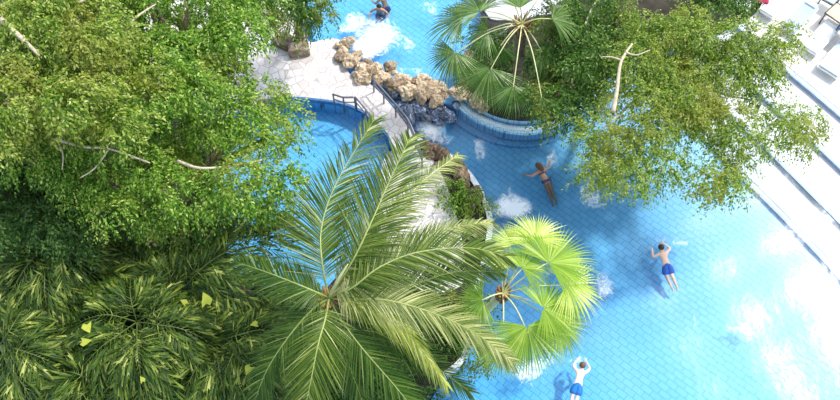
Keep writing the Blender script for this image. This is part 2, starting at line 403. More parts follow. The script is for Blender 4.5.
# terraces
far = [Vector((40, 2, 0)), Vector((40, 45, 0)), Vector((10, 45, 0))]
for k, (ln, z) in enumerate(SL):
    line = catmull(pxy(ln, z), 6)
    top = line[0] + Vector((-1.0, 10, 0))
    slab('terrace_step' if k < 3 else 'beach_deck', line + [Vector((40, line[-1].y - 18, 0)), Vector((40, 60, 0)), Vector((line[0].x - 2, 60, 0))], z, -2.0, M['step'] if k < 3 else M['beach'])
    strip('step_edge_trim', line, .10, z + .012, .12, M['tile_edge'])
    if k == 3 or k == 0:
        l2 = [p + Vector((.16, .16, 0)) for p in line]; strip('step_edge_trim', l2, .05, z + .012, .05, M['tile_edge'])
        
# steps from bridge down to the path
for k in range(3):
    a, b = P(393, 152 + 7 * k, ZD - .13 * (k + 1)), P(417, 148 + 7 * k, ZD - .13 * (k + 1))
    mb = MB(); c = (a + b) / 2; d = b - a
    mb.box((c.x, c.y - .1, (c.z - .2)), d.length, .42, .4 + .0, math.atan2(d.y, d.x))
    o = mb.build('bridge_step', M['step'], smooth=False); o['kind'] = 'structure'
    mb = MB(); mb.box((c.x, c.y + .10, c.z + .01), d.length, .12, .02, math.atan2(d.y, d.x)); o = mb.build('step_edge_trim', M['tile_edge'], smooth=False); o['kind'] = 'structure'

# ------------------------------------------------------------------ rocks
def rock_mesh(seed, mat, sx=1, sy=1, sz=.7, amp=.35):
    bm = bmesh.new(); bmesh.ops.create_icosphere(bm, subdivisions=3, radius=1)
    off = Vector((seed * 13.7, seed * 5.1, seed * 2.3))
    for v in bm.verts:
        d = v.co.normalized()
        r = 1 + amp * 1.3 * noise.noise(d * 1.3 + off) + amp * .8 * noise.noise(d * 2.6 + off) + .08 * noise.noise(d * 8 + off)
        p = d * r
        # flat fracture faces
        for q in range(5):
            nrm = Vector((math.sin(seed * 3 + q * 2.1), math.cos(seed * 1.7 + q * 1.3), math.sin(q + seed))).normalized()
            h = p.dot(nrm)
            if h > .78: p -= nrm * (h - .78) * .85
        v.co = Vector((p.x * sx, p.y * sy, p.z * sz))
    me = bpy.data.meshes.new('boulder'); bm.to_mesh(me); bm.free(); me.materials.append(mat)
    return me
def rocks(name, specs, mat, label, group, nvar=6, sz=.7, amp=.35):
    meshes = [rock_mesh(i + 1 + len(name), mat, 1, .8, sz, amp) for i in range(nvar)]
    for i, (p, r) in enumerate(specs):
        o = bpy.data.objects.new(name, meshes[i % nvar]); C.objects.link(o)
        o.location = p; o.scale = (r * random.uniform(.75, 1.35), r, r * random.uniform(.8, 1.3)); o.rotation_euler = (random.uniform(-.3, .3), random.uniform(-.3, .3), random.uniform(0, 6.28))
        tag(o, label, 'rock', group)
sp = []
def along(pts, n, jx, jy, z, r0, r1, zj=.15):
    line = catmull([P(x, y, z) for x, y in pts], 20); out_ = []
    for i in range(n):
        p = line[int((i + .5) / n * (len(line) - 1))].copy()
        p += Vector((random.uniform(-jx, jx), random.uniform(-jy, jy), random.uniform(0, zj))); out_.append((p, random.uniform(r0, r1)))
    return out_
rocks('boulder', along([(345, 42), (350, 55), (360, 70), (372, 74)], 24, .42, .42, .5, .15, .40) + along([(372, 72), (390, 76), (410, 86), (430, 92), (452, 98)], 34, .42, .5, .35, .15, .42),
      M['rock'], 'sandy beige boulder piled in the ridge between the foaming pool and the cascade', 'boulders of the sandy ridge')
rocks('wet_rock', along([(398, 90), (410, 100), (425, 108), (448, 115)], 22, .5, .45, .05, .22, .42) + along([(408, 108), (425, 116), (445, 118)], 12, .5, .25, -.15, .18, .34),
      M['rock_wet'], 'dark wet blue-grey rock in the cascade below the sandy ridge', 'wet rocks of the cascade')
rocks('brown_rock', along([(421, 149), (434, 154), (448, 165), (464, 180), (480, 198)], 16, .25, .25, .05, .26, .45),
      M['rock_brown'], 'brown rock lining the bed beside the white pool coping', 'brown rocks along the lagoon edge')
rocks('brown_rock', along([(470, 60), (462, 75), (468, 92), (485, 105)], 7, .3, .25, .3, .28, .5),
      M['rock'], 'beige rock under the dark fan palm at the end of the cascade', 'rocks under the fan palm')
# slabs beside the tree by the deck
for (px, py, sx, sy, sz_, rz, lab) in ((285, 42, .50, .30, .22, -.45, 'brown slab rock lying at the foot of the tree, left of the pair'), (299, 50, .44, .26, .30, .15, 'light-topped block rock standing at the foot of the tree, right of the pair')):
    bm = bmesh.new(); bmesh.ops.create_cube(bm, size=2); bmesh.ops.bevel(bm, geom=bm.edges[:], offset=.16, segments=1, affect='EDGES'); bmesh.ops.subdivide_edges(bm, edges=bm.edges[:], cuts=2, use_grid_fill=True)
    for v in bm.verts: v.co += noise.noise_vector(v.co * 1.4 + Vector((px, 0, 0))) * .16; v.co = Vector((v.co.x * sx, v.co.y * sy, v.co.z * sz_))
    me = bpy.data.meshes.new('slab_rock'); bm.to_mesh(me); bm.free(); me.materials.append(M['rock_slab']); o = link('slab_rock', me); o.location = P(px, py, ZD + .18); o.rotation_euler = (0, 0, rz); tag(o, lab, 'rock')

# ------------------------------------------------------------------ railings
def railing(base_pts, z, h, label, hang=None):
    ps = [P(x, y, zz) for (x, y, zz) in base_pts]
    e = empty('handrail', ps[0], label, 'railing')
    top = [p + Vector((0, 0, h)) for p in ps]; mid = [p + Vector((0, 0, h * .62)) for p in ps]
    mb = MB(); mb.tube(catmull(top, 5), .042); mb.build('top_rail', M['metal'], e)
    mb = MB(); mb.tube(catmull(mid, 5), .030); mb.build('middle_rail', M['metal'], e)
    for p, t in zip(ps, top):
        mb = MB(); mb.tube([p, t], .036); mb.build('post', M['metal'], e)
railing([(335, 107, ZD), (345, 110, ZD), (356, 110, ZD)], ZD, .95, 'curved steel handrail at the edge of the left pool')
railing([(357, 110, ZD), (367, 122, ZD), (379, 137, ZD)], ZD, .95, 'straight steel handrail along the pool side of the bridge')
railing([(374, 92, ZD), (384, 103, ZD), (396, 117, ZD), (408, 132, ZD), (416, 150, .3), (422, 168, .05)], ZD, .95, 'long steel handrail along the cascade side of the bridge and steps')

# ------------------------------------------------------------------ foliage
def leaf_cloud(clusters, parent, mat, leaf=.13, density=900, droop=.5, flat=.5, name='foliage', seed=1):
    """sprays of small pointed leaves; clusters = (centre, radius)"""
    rng = np.random.default_rng(seed)
    off = world_loc(parent) if parent is not None else Vector((0, 0, 0))
    base = []; dirs = []
    for c, r in clusters:
        area = PI * r * r; nleaf = int(density * area * 1.15); per = 16; ns = max(4, nleaf // per)
        th = rng.uniform(0, 2 * PI, ns); ph = np.arccos(rng.uniform(-.35, 1, ns)); rr = r * (rng.uniform(.25, 1, ns) ** .5) * (1 + .28 * np.sin(th * 3 + rng.uniform(0, 6)) + .2 * np.sin(th * 7 + rng.uniform(0, 6)))
        sx = np.sin(ph) * np.cos(th) * rr; sy = np.sin(ph) * np.sin(th) * rr; sz = np.cos(ph) * rr * flat
        o = np.stack([sx + c[0], sy + c[1], sz + c[2]], 1)
        d = np.stack([np.cos(th), np.sin(th), np.full(ns, -.15)], 1) + rng.normal(0, .45, (ns, 3)) * np.array([1, 1, .5])
        d /= np.linalg.norm(d, axis=1)[:, None]
        tl = rng.uniform(.35, .7, ns)
        u = np.linspace(0, 1, per)
        pos = o[:, None, :] + d[:, None, :] * (u[None, :, None] * tl[:, None, None])
        pos[:, :, 2] -= droop * (u[None, :] ** 2) * tl[:, None]
        side = np.stack([-d[:, 1], d[:, 0], np.zeros(ns)], 1)
        sg = np.where(np.arange(per) % 2 == 0, 1, -1)
        ld = d[:, None, :] * .75 + side[:, None, :] * sg[None, :, None] * .75
        ld = ld + rng.normal(0, .28, ld.shape); ld[:, :, 2] -= .25 + droop * u[None, :] * .9
        pos += rng.normal(0, .03, pos.shape)
        base.append(pos.reshape(-1, 3)); dirs.append(ld.reshape(-1, 3))
    B = np.concatenate(base); D = np.concatenate(dirs); D /= np.linalg.norm(D, axis=1)[:, None]; n = len(B)
    up = np.tile([0, 0, 1.0], (n, 1)) + rng.normal(0, .35, (n, 3))
    S = np.cross(D, up); S /= np.linalg.norm(S, axis=1)[:, None]; U = np.cross(S, D)
    L = leaf * rng.uniform(.7, 1.3, n)[:, None]; W = L * .23
    V = np.stack([B, B + D * L * .45 + S * W + U * W * .35, B + D * L - U * L * .12, B + D * L * .45 - S * W + U * W * .35], 1).reshape(-1, 3)
    V -= np.array(off)
    me = bpy.data.meshes.new(name)
    me.vertices.add(4 * n); me.vertices.foreach_set('co', V.ravel())
    idx = np.arange(4 * n).reshape(n, 4)
    tris = np.stack([idx[:, [0, 1, 2]], idx[:, [0, 2, 3]]], 1).reshape(-1)
    me.loops.add(6 * n); me.loops.foreach_set('vertex_index', tris.astype(np.int32))
    me.polygons.add(2 * n); me.polygons.foreach_set('loop_start', (np.arange(2 * n) * 3).astype(np.int32))
    me.materials.append(mat); me.update(calc_edges=True)
    return link(name, me, parent)
def CL(lst, z, rs=1.0, zj=1.1):
    out_ = []
    for t in lst:
        px, py, r = t[:3]; zz = t[3] if len(t) > 3 else z + random.uniform(-zj, zj)
        c = P(px, py, zz); out_.append((c, r / scale_at(c) * rs))
    return out_
def fill(poly, spacing, r, jitter=.4, seed=0):
    """spots spread evenly over an outline"""
    rnd = random.Random(seed); xs = [p[0] for p in poly]; ys = [p[1] for p in poly]; out_ = []
    def ins(x, y):
        c = False; j = len(poly) - 1
        for i in range(len(poly)):
            if (poly[i][1] > y) != (poly[j][1] > y) and x < (poly[j][0] - poly[i][0]) * (y - poly[i][1]) / (poly[j][1] - poly[i][1]) + poly[i][0]: c = not c
            j = i
        return c
    y = min(ys)
    row = 0
    while y <= max(ys):
        x = min(xs) + (row % 2) * spacing / 2
        while x <= max(xs):
            a = x + rnd.uniform(-jitter, jitter) * spacing; b = y + rnd.uniform(-jitter, jitter) * spacing
            if ins(a, b): out_.append((a, b, r * rnd.uniform(.75, 1.25)))
            x += spacing
        y += spacing * .87; row += 1
    return out_
def wobble(pts, amp=.15, n=5):
    c = catmull(pts, n); return [p + Vector([amp * noise.noise(p * .9 + Vector((k * 7, 0, 0))) for k in range(3)]) for p in c]
def tree(name, base, fork, clusters, label, mat, bark, leaf, density, r=.22, nb=9, seed=1, group=None, droop=.5, bare=(), cat='tree', flat=.5):
    e = empty(name, base, label, cat, group)
    mb = MB(); pts = wobble([base, base.lerp(fork, .35) + Vector((0, 0, (fork.z - base.z) * .15)), base.lerp(fork, .7) + Vector((0, 0, (fork.z - base.z) * .08)), fork], .12)
    mb.tube(pts, [r * (1.25 - .65 * i / (len(pts) - 1)) for i in range(len(pts))], 10); mb.build('trunk', bark, e)
    rnd = random.Random(seed); cs = list(clusters); rnd.shuffle(cs)
    for c, rr in cs[:nb]:
        c = Vector(c); mid = fork.lerp(c, .5) + Vector((0, 0, .2)); mb = MB(); q = wobble([fork, mid, c - Vector((0, 0, .15))], .2)
        mb.tube(q, [r * .5 * (1 - .8 * i / (len(q) - 1)) for i in range(len(q))], 6); mb.build('branch', bark, e)
    for pts_, r0 in bare:
        mb = MB(); q = catmull(pts_, 6); mb.tube(q, [r0 * (1 - .6 * i / (len(q) - 1)) for i in range(len(q))], 7); b = mb.build('branch', M['twig_pale'], e); b['label'] = 'pale bare branch'
    leaf_cloud(clusters, e, mat, leaf, density, droop, flat, 'foliage', seed)
    return e
# --- left trees
tlA = fill([(-20, -20), (125, -20), (128, 60), (120, 125), (60, 150), (-20, 130)], 27, 20, seed=1)
tree('weeping_fig_tree', P(-20, 190, 0), P(30, 90, 8), CL(tlA, 9.4), 'large light-green weeping fig tree in the top left corner with a pale limb', M['ficus_olive'], M['bark'], .125, 1050, .3, 8, 11,
     bare=[([P(-10, 10, 10), P(15, 32, 10.3), P(40, 56, 10)], .12), ([P(78, 3, 10.2), P(95, -5, 10.4)], .05)])
tlB = fill([(120, -20), (250, -20), (248, 25), (236, 60), (240, 95), (215, 100), (160, 100), (125, 110)], 26, 19, seed=2)
tree('weeping_fig_tree', P(175, 150, 0), P(180, 60, 7), CL(tlB, 8.2), 'weeping fig tree at the top, between the corner tree and the paved deck', M['ficus_bright'], M['bark'], .12, 1050, .26, 8, 12,
     bare=[([P(118, 34, 9.2), P(138, 16, 9.3), P(156, 4, 9.1)], .05)])
tlC = [(262, 95, 17), (285, 112, 15), (240, 112, 20), (215, 125, 20), (275, 135, 14), (252, 145, 18), (272, 170, 14), (240, 178, 20), (290, 185, 14), (262, 195, 16), (230, 190, 16), (300, 200, 6), (205, 112, 18, 5.0), (175, 128, 22, 4.8), (145, 128, 20, 4.8), (210, 150, 20, 5.2), (215, 195, 16), (296, 137, 8), (255, 122, 16)]
tree('spreading_fig_tree', P(190, 230, 0), P(215, 165, 5.5), CL(tlC, 7.2, 1.0), 'bright green fig tree hanging over the edge of the left pool', M['ficus_bright'], M['bark'], .12, 1000, .24, 8, 13,
     bare=[([P(178, 161, 8.0), P(200, 168, 8.2), P(232, 166, 8.0), P(262, 160, 7.6)], .05)])
tlD = fill([(30, 130), (80, 128), (130, 150), (185, 150), (200, 190), (185, 225), (120, 215), (60, 185), (-10, 150)], 26, 19, seed=4)
tree('feathery_fig_tree', P(60, 290, 0), P(95, 190, 5.5), CL(tlD, 7.0), 'mid-green fig tree with a long pale bare branch, below the corner tree', M['ficus_bright'], M['bark'], .115, 950, .24, 8, 14,
     bare=[([P(40, 134, 8.2), P(62, 141, 8.4), P(85, 147, 8.4), P(110, 149, 8.2), P(150, 163, 7.9)], .06), ([P(58, 141, 8.3), P(63, 155, 8.1), P(62, 170, 7.9)], .035), ([P(108, 150, 8.2), P(95, 168, 8), P(80, 178, 7.9)], .035)])
tlE = fill([(-20, 140), (45, 150), (90, 190), (120, 215), (90, 245), (40, 235), (-20, 230)], 27, 20, seed=5)
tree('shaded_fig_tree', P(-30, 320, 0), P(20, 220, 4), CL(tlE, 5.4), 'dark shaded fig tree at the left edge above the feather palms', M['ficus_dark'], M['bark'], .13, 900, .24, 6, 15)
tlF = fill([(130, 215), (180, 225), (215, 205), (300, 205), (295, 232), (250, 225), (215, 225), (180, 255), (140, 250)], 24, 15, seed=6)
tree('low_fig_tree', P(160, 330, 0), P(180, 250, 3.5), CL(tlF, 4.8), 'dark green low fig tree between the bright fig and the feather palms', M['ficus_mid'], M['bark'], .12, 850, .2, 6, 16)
# tree by the deck
tG = [(262, 8, 18), (285, 4, 18), (308, 4, 14), (322, 12, 9), (300, 22, 10), (270, 22, 12), (250, 22, 10), (292, 34, 6), (330, 4, 7), (275, -8, 18), (310, -12, 18)]
tree('small_fig_tree', P(301, 38, ZD), P(303, 14, 3.0), CL(tG, 4.2, 1, .4), 'small fig tree with a stout brown trunk rising from the paved deck', M['ficus_mid'], M['bark'], .12, 900, .17, 6, 17, droop=.8,
     bare=[([P(306, 44, ZD), P(307, 30, 1.3), P(306, 22, 1.9), P(312, 15, 2.4)], .06)])
# --- right trees
tH = fill([(560, -20), (650, -20), (640, 25), (625, 60), (612, 95), (585, 100), (560, 112), (540, 120), (534, 102), (532, 75), (544, 55), (552, 30)], 21, 15, seed=8) + [(560, 112, 13), (578, 104, 13), (552, 118, 9), (592, 96, 9)]
tree('dense_fig_tree', P(575, 75, .2), P(590, 40, 3), CL(tH, 4.6), 'dense dark green fig tree right beside the dark fan palm', M['ficus_mid'], M['bark'], .12, 1000, .22, 7, 18,
     bare=[([P(585, 25, 5.4), P(592, 8, 5.5), P(600, -4, 5.6)], .04)])
tI = fill([(648, 15), (690, 12), (740, 22), (790, 30), (796, 42), (770, 62), (765, 90), (720, 95), (705, 130), (690, 125), (655, 100), (640, 120), (612, 105), (628, 60)], 20, 14, seed=9) + \
     [(600, 130, 16), (620, 150, 18), (645, 150, 18), (665, 165, 15), (605, 165, 17), (630, 178, 14), (650, 182, 10), (590, 168, 9), (612, 185, 7), (678, 150, 8), (588, 135, 9), (735, 115, 13), (745, 135, 13), (760, 100, 10), (733, 150, 12), (722, 170, 13), (705, 178, 9), (693, 188, 5), (735, 185, 9), (755, 145, 8), (770, 140, 7), (790, 122, 11), (800, 130, 11), (812, 122, 9), (800, 146, 8), (806, 135, 9), (820, 115, 5), (795, 112, 8), (725, 185, 12), (740, 165, 10), (712, 190, 8), (785, 38, 10), (796, 30, 7), (790, 50, 8), (778, 118, 9), (720, 145, 8), (700, 108, 12), (655, 125, 16), (675, 120, 14), (690, 115, 12), (640, 130, 14), (715, 122, 12)]
tI = [t for t in tI if not (680 < t[0] < 712 and 138 < t[1] < 176)]
tree('spreading_fig_tree', P(622, 58, .2), P(655, 85, 4), CL(tI, 6.0, 1, .5), 'wide light-green fig tree reaching over the pool and the white steps', M['ficus_olive'], M['twig_pale'], .10, 1500, .2, 10, 19,
     bare=[([P(613, 112, 6.8), P(617, 90, 7.0), P(621, 62, 7.1), P(632, 44, 7.0)], .085), ([P(621, 60, 7.1), P(611, 57, 7.1), P(600, 57, 7.0)], .04), ([P(625, 52, 7.1), P(636, 55, 7.1), P(650, 50, 7.0)], .035)])
tJ = fill([(655, -15), (745, -15), (742, 12), (700, 18), (660, 10)], 22, 12, seed=10)
tree('background_fig_tree', P(700, 20, .2), P(705, 5, 1.8), CL(tJ, 2.6, 1, .3), 'fig bush at the top edge behind the wide light-green tree', M['ficus_mid'], M['bark'], .12, 900, .15, 5, 20)

# --- shrubs and undergrowth
def shrub(base, px_list, z, label, mat, leaf=.2, dens=320, seed=1, name='shrub', group=None):
    cl = CL(px_list, z, 1, .3); e = empty(name, base, label, 'shrub', group)
    mb = MB()
    for k in range(5):
        q = Vector(base) + Vector((math.cos(k * 1.3) * .6, math.sin(k * 1.3) * .6, z * .8)); mb.tube([base, Vector(base).lerp(q, .5) + Vector((0, 0, .1)), q], [.05, .035, .015], 5)
    mb.build('stem', M['bark'], e); leaf_cloud(cl, e, mat, leaf, dens, .5, .5, 'foliage', seed)
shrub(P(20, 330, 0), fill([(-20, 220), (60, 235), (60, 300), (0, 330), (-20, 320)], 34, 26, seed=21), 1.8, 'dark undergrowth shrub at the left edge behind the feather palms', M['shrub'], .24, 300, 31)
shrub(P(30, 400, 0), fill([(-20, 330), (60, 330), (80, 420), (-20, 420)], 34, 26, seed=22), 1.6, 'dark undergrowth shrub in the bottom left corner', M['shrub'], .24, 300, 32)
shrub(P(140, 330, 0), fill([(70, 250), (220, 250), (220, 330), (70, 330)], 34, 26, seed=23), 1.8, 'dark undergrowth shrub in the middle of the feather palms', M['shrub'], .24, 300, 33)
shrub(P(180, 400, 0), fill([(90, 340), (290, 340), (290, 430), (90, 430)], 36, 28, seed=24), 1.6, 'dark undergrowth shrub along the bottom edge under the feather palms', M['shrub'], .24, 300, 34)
shrub(P(380, 380, 0), fill([(300, 310), (400, 310), (430, 360), (415, 430), (300, 430)], 30, 24, seed=25), .9, 'dark undergrowth shrub at the foot of the large coconut palm', M['ficus_dark'], .15, 420, 35)
shrub(P(462, 196, 0), [(455, 192, 10), (468, 196, 11), (460, 203, 10), (478, 205, 8)], .5, 'small leafy green shrub behind the brown rocks', M['ficus_bright'], .11, 800, 36)
shrub(P(455, 340, 0), fill([(425, 300), (485, 300), (490, 350), (455, 365)], 24, 16, seed=26), .6, 'low green shrub under the coconut fronds beside the pool', M['ficus_mid'], .13, 500, 37)
shrub(P(495, 70, .2), [(480, 70, 14), (500, 85, 14), (520, 60, 14), (490, 50, 12), (515, 95, 12), (470, 40, 10), (505, 40, 12)], .9, 'dark low shrub in the planter under the dark fan palm', M['ficus_dark'], .13, 500, 38)

# ------------------------------------------------------------------ palms
def ribbon(mb, pts, wdir, widths, keel=None):
    """a thin folded blade; one island"""
    n = len(pts); b = len(mb.v); vs = []; fs = []
    for i in range(n):
        w = wdir * widths[i] / 2; k = (keel * widths[i] * .35) if keel is not None else Vector((0, 0, 0))
        vs += [pts[i] - w, pts[i] + k, pts[i] + w]
    for i in range(n - 1):
        a = i * 3; fs += [(a, a + 1, a + 4, a + 3), (a + 1, a + 2, a + 5, a + 4)]
    mb.add(vs, fs)
def pathinfo(path):
    n = len(path); T = []
    for i in range(n):
        t = path[min(i + 1, n - 1)] - path[max(i - 1, 0)]; T.append(t.normalized())
    return T
def samp(path, T, s):
    x = s * (len(path) - 1); i = min(int(x), len(path) - 2); f = x - i
    return path[i].lerp(path[i + 1], f), T[i].lerp(T[i + 1], f).normalized()
def feather_frond(parent, pts, Lmax, mat, n=64, w=.034, droop=.35, a0=62, a1=22, rr=.035, label=None, seed=0, lift=.05, s0=.14, twist=0.0, rmat=None):
    rnd = random.Random(seed); path = catmull([P(*p) for p in pts], 10); T = pathinfo(path)
    mb = MB(); n = int(n * 1.9)
    for i in range(n):
        s = s0 + (1 - s0) * (i + .5) / n; p, t = samp(path, T, s)
        upv = Vector((twist, 0, 1)).normalized(); side = t.cross(upv).normalized(); nrm = side.cross(t).normalized()
        L = Lmax * (.35 + .65 * math.sin(PI * min(.86, (s - s0) / (1 - s0) * .72 + .18))) * (1 - .3 * max(0, (s - .88) / .12))
        A = math.radians(a0 + (a1 - a0) * s)
        for sg in (-1, 1):
            aa = A + rnd.gauss(0, .05); d = t * math.cos(aa) + side * sg * math.sin(aa) + nrm * (lift + rnd.gauss(0, .06))
            d.normalize(); l = L * rnd.uniform(.85, 1.08); dr = droop * rnd.uniform(.6, 1.4)
            q = [p + d * l * u + Vector((0, 0, -dr * l * u * u)) for u in (0, .2, .45, .72, 1)]
            wd = d.cross(nrm).normalized() if sg > 0 else nrm.cross(d).normalized()
            wd = (wd + nrm * -.35).normalized()
            ribbon(mb, q, wd, [w * .5, w, w * .95, w * .6, w * .06], nrm)
    fr = mb.build('frond', mat, parent, smooth=False)
    if label: fr['label'] = label
    m2 = MB(); m2.tube(path, [rr * (1 - .82 * i / (len(path) - 1)) for i in range(len(path))], 6); r = m2.build('midrib', rmat or M['rachis'], fr, off=world_loc(fr))
    return fr
def ringed_trunk(parent, base, top, r0, r1, mat, bulge=1.5, name='trunk'):
    mb = MB(); path = catmull([base, base.lerp(top, .33) + Vector((.1, .15, 0)), base.lerp(top, .7) + Vector((.05, .1, 0)), top], 12); n = len(path)
    rads = [(r0 + (r1 - r0) * i / (n - 1)) * (1 + .06 * (i % 2)) * (bulge if i == 0 else 1.15 if i < 3 else 1) for i in range(n)]
    mb.tube(path, rads, 12); return mb.build(name, mat, parent)
# big coconut palm
cc = P(329, 298, 8.0); cb = P(362, 375, 0)
pal = empty('coconut_palm', cb, 'large coconut palm with long feather fronds in the centre of the photo', 'palm tree')
ringed_trunk(pal, cb, cc - Vector((0, 0, .25)), .24, .17, M['bark'])
mb = MB()
for k in range(9):
    a = k * .7; mb.tube([cc + Vector((0, 0, -.5)), cc + Vector((math.cos(a) * .17, math.sin(a) * .17, -.05)), cc + Vector((math.cos(a) * .34, math.sin(a) * .34, .12))], [.14, .10, .04], 6)
mb.build('crown_shaft', M['fibre'], pal)
for k in range(4):
    a = k * 1.7 + .4; me = rock_mesh(3, M['rachis'], .13, .13, .16, .05); o = link('coconut', me, pal); o.location = cc + Vector((math.cos(a) * .3, math.sin(a) * .3, -.35)) - cb
c0 = (329, 298, 8.0)
def ff(pts, L, mat='coco', **k): return feather_frond(pal, [c0] + pts, L, M[mat], **k)
ff([(322, 262, 8.9), (322, 225, 9.1), (338, 180, 8.7), (374, 120, 7.6)], 1.75, seed=1, n=72)
ff([(352, 262, 9.0), (370, 225, 9.4), (390, 180, 9.2), (410, 138, 8.3)], 1.80, seed=2, n=76, label='upright frond with a clear pale midrib')
ff([(352, 288, 8.8), (380, 267, 9.2), (419, 252, 9.1), (470, 248, 8.5), (505, 256, 7.8)], 1.4, seed=3, n=76)
ff([(350, 300, 8.6), (385, 300, 9.0), (430, 312, 8.8), (475, 333, 8.0), (512, 362, 7.0)], 1.10, 'coco_pale', seed=4, n=76)
ff([(352, 302, 8.7), (378, 311, 8.8), (408, 334, 8.4), (446, 384, 6.8)], .95, 'coco_sunlit', seed=5, n=50, droop=1.0, a0=35, a1=15, label='bright yellow sunlit frond')
ff([(325, 320, 8.7), (318, 345, 8.8), (310, 385, 8.4), (300, 430, 7.5)], 1.25, seed=6, n=72)
ff([(318, 293, 8.6), (297, 284, 8.8), (266, 272, 8.4), (236, 262, 7.6)], 1.10, 'coco_dark', seed=7, n=60)
ff([(340, 318, 8.2), (362, 348, 8.0), (400, 392, 7.0), (420, 420, 6.4)], 1.15, 'coco_dark', seed=8, n=64)
ff([(360, 292, 8.4), (410, 285, 8.5), (455, 272, 8.1), (500, 272, 7.2)], 1.0, 'coco_dark', seed=9, n=70)
ff([(346, 280, 8.5), (380, 232, 8.6), (420, 184, 7.8), (458, 155, 6.6)], 1.15, 'coco_pale', seed=10, n=66, droop=.6, rmat=M['petiole'], label='pale yellowish frond reaching towards the steps')
ff([(348, 288, 8.7), (395, 258, 8.9), (445, 230, 8.3), (492, 222, 7.0)], 1.05, 'coco_pale', seed=11, n=70, droop=.6)
ff([(340, 310, 8.0), (372, 330, 7.6), (415, 352, 7.0), (470, 392, 5.8)], 1.15, 'coco_dark', seed=12, n=64)
ff([(330, 320, 7.9), (345, 355, 7.5), (362, 400, 6.5)], 1.1, 'coco_dark', seed=13, n=56)
ff([(312, 310, 8.2), (290, 335, 8.0), (268, 368, 7.2), (255, 400, 6.4)], 1.05, 'coco_dark', seed=14, n=60)
mb = MB(); mb.tube(catmull([cc, P(338, 280, 8.8), P(348, 264, 9.3)], 6), [.05, .05, .06, .06, .05, .05, .05, .04, .04, .03, .03, .02, .01], 6); o = mb.build('new_spear', M['petiole'], pal)

# fan palms
def fan_leaf(parent, crown, hast, dpx, rad, mat, arc=210, n=34, droop=.35, label=None, seed=0, cup=.12, pr=.022, tiltup=0.0):
    """hast = (px,py,z) where the stalk meets the blade, dpx = picture point the middle finger aims for (same height)"""
    rnd = random.Random(seed); h = P(*hast); t = P(dpx[0], dpx[1], dpx[2] if len(dpx) > 2 else hast[2] - .2) - h; t.normalize()
    up = Vector((0, 0, 1)); side = t.cross(up).normalized(); nrm = side.cross(t).normalized()
    mb = MB(); ha = math.radians(arc / 2); step = 2 * ha / n
    for i in range(n):
        a = -ha + step * (i + .5); L = rad * (.78 + .22 * math.cos(a * .75)) * rnd.uniform(.95, 1.05)
        d = t * math.cos(a) + side * math.sin(a)
        dr = droop * rnd.uniform(.7, 1.35)
        pts = []; ws = []
        for u in (0.03, .3, .55, .78, 1.0):
            z = cup * rad * u * math.cos(a) * .3 - dr * L * u ** 2.6 + abs(math.sin(a)) * cup * L * u
            pts.append(h + d * L * u + nrm * z + Vector((0, 0, -1)) * (dr * .15 * L * u * u))
        w = 2 * math.tan(step / 2) * L
        wd = (side * math.cos(a) - t * math.sin(a)).normalized()
        ribbon(mb, pts, wd, [w * .04, w * .31, w * .46, w * .19, w * .02], nrm)
    fr = mb.build('fan_leaf', mat, parent, smooth=False)
    if label: fr['label'] = label
    m2 = MB(); c = Vector(crown); mid = c.lerp(h, .5) + Vector((0, 0, .12 * (h - c).length)); m2.tube(catmull([c, mid, h + t * .12 * rad], 6), [pr * (1.4 - .06 * k) for k in range(13)], 6)
    m2.build('leaf_stalk', M['petiole'], fr, off=world_loc(fr)); return fr
# dark fan palm at the top
fc = P(522, 24, 5.2); fb = P(512, 105, .2)
fp = empty('fan_palm', fb, 'dark green fan palm with long drooping stalks at the top of the photo', 'palm tree')
ringed_trunk(fp, fb, fc - Vector((0, 0, .2)), .20, .20, M['bark'], 1.3)
def fibre_crown(parent, c, r=.22):
    mb = MB()
    for k in range(26):
        a = k * 2.4; e = .2 + .5 * ((k * 7) % 10) / 10; mb.tube([c + Vector((0, 0, -.8 + .03 * k)), c + Vector((math.cos(a) * r * .9, math.sin(a) * r * .9, -.55 + .025 * k)), c + Vector((math.cos(a) * r * 1.5, math.sin(a) * r * 1.5, -.25 + .02 * k + e * .2))], [.09, .06, .02], 5)
    mb.build('leaf_bases', M['fibre'], parent)
fibre_crown(fp, fc, .25)
F1 = [((455, 52, 5.0), (438, 80, 4.4), 1.25, 'fan', 190, .5), ((490, 68, 4.8), (478, 108, 3.9), 1.55, 'fan', 170, .45), ((513, 86, 5.0), (512, 125, 4.1), 1.15, 'fan', 150, .5),
      ((541, 97, 5.2), (552, 130, 4.4), 1.0, 'fan', 90, .5), ((462, 20, 5.6), (430, 18, 5.2), 1.5, 'fan', 200, .4), ((480, 12, 6.0), (450, -15, 5.8), 1.4, 'fan', 190, .35),
      ((552, 19, 5.8), (600, 20, 5.3), 1.3, 'fan', 150, .3), ((505, -10, 6.4), (495, -50, 6.2), 1.4, 'fan', 190, .3), ((545, -8, 6.3), (565, -45, 6.2), 1.3, 'fan', 190, .3),
      ((488, 30, 5.4), (465, 40, 5.0), 1.2, 'fan', 180, .5), ((500, 45, 5.0), (490, 75, 4.2), .9, 'ficus_dark', 150, .7), ((540, 50, 4.8), (565, 75, 4.2), 1.0, 'fan', 140, .6), ((520, 8, 6.5), (515, -20, 6.9), 1.0, 'fan', 120, .15)]
for i, (h, d, r, m_, arc, dr) in enumerate(F1): fan_leaf(fp, fc, h, d, r * 1.12, M[m_], arc + 15, 42, dr, seed=i)
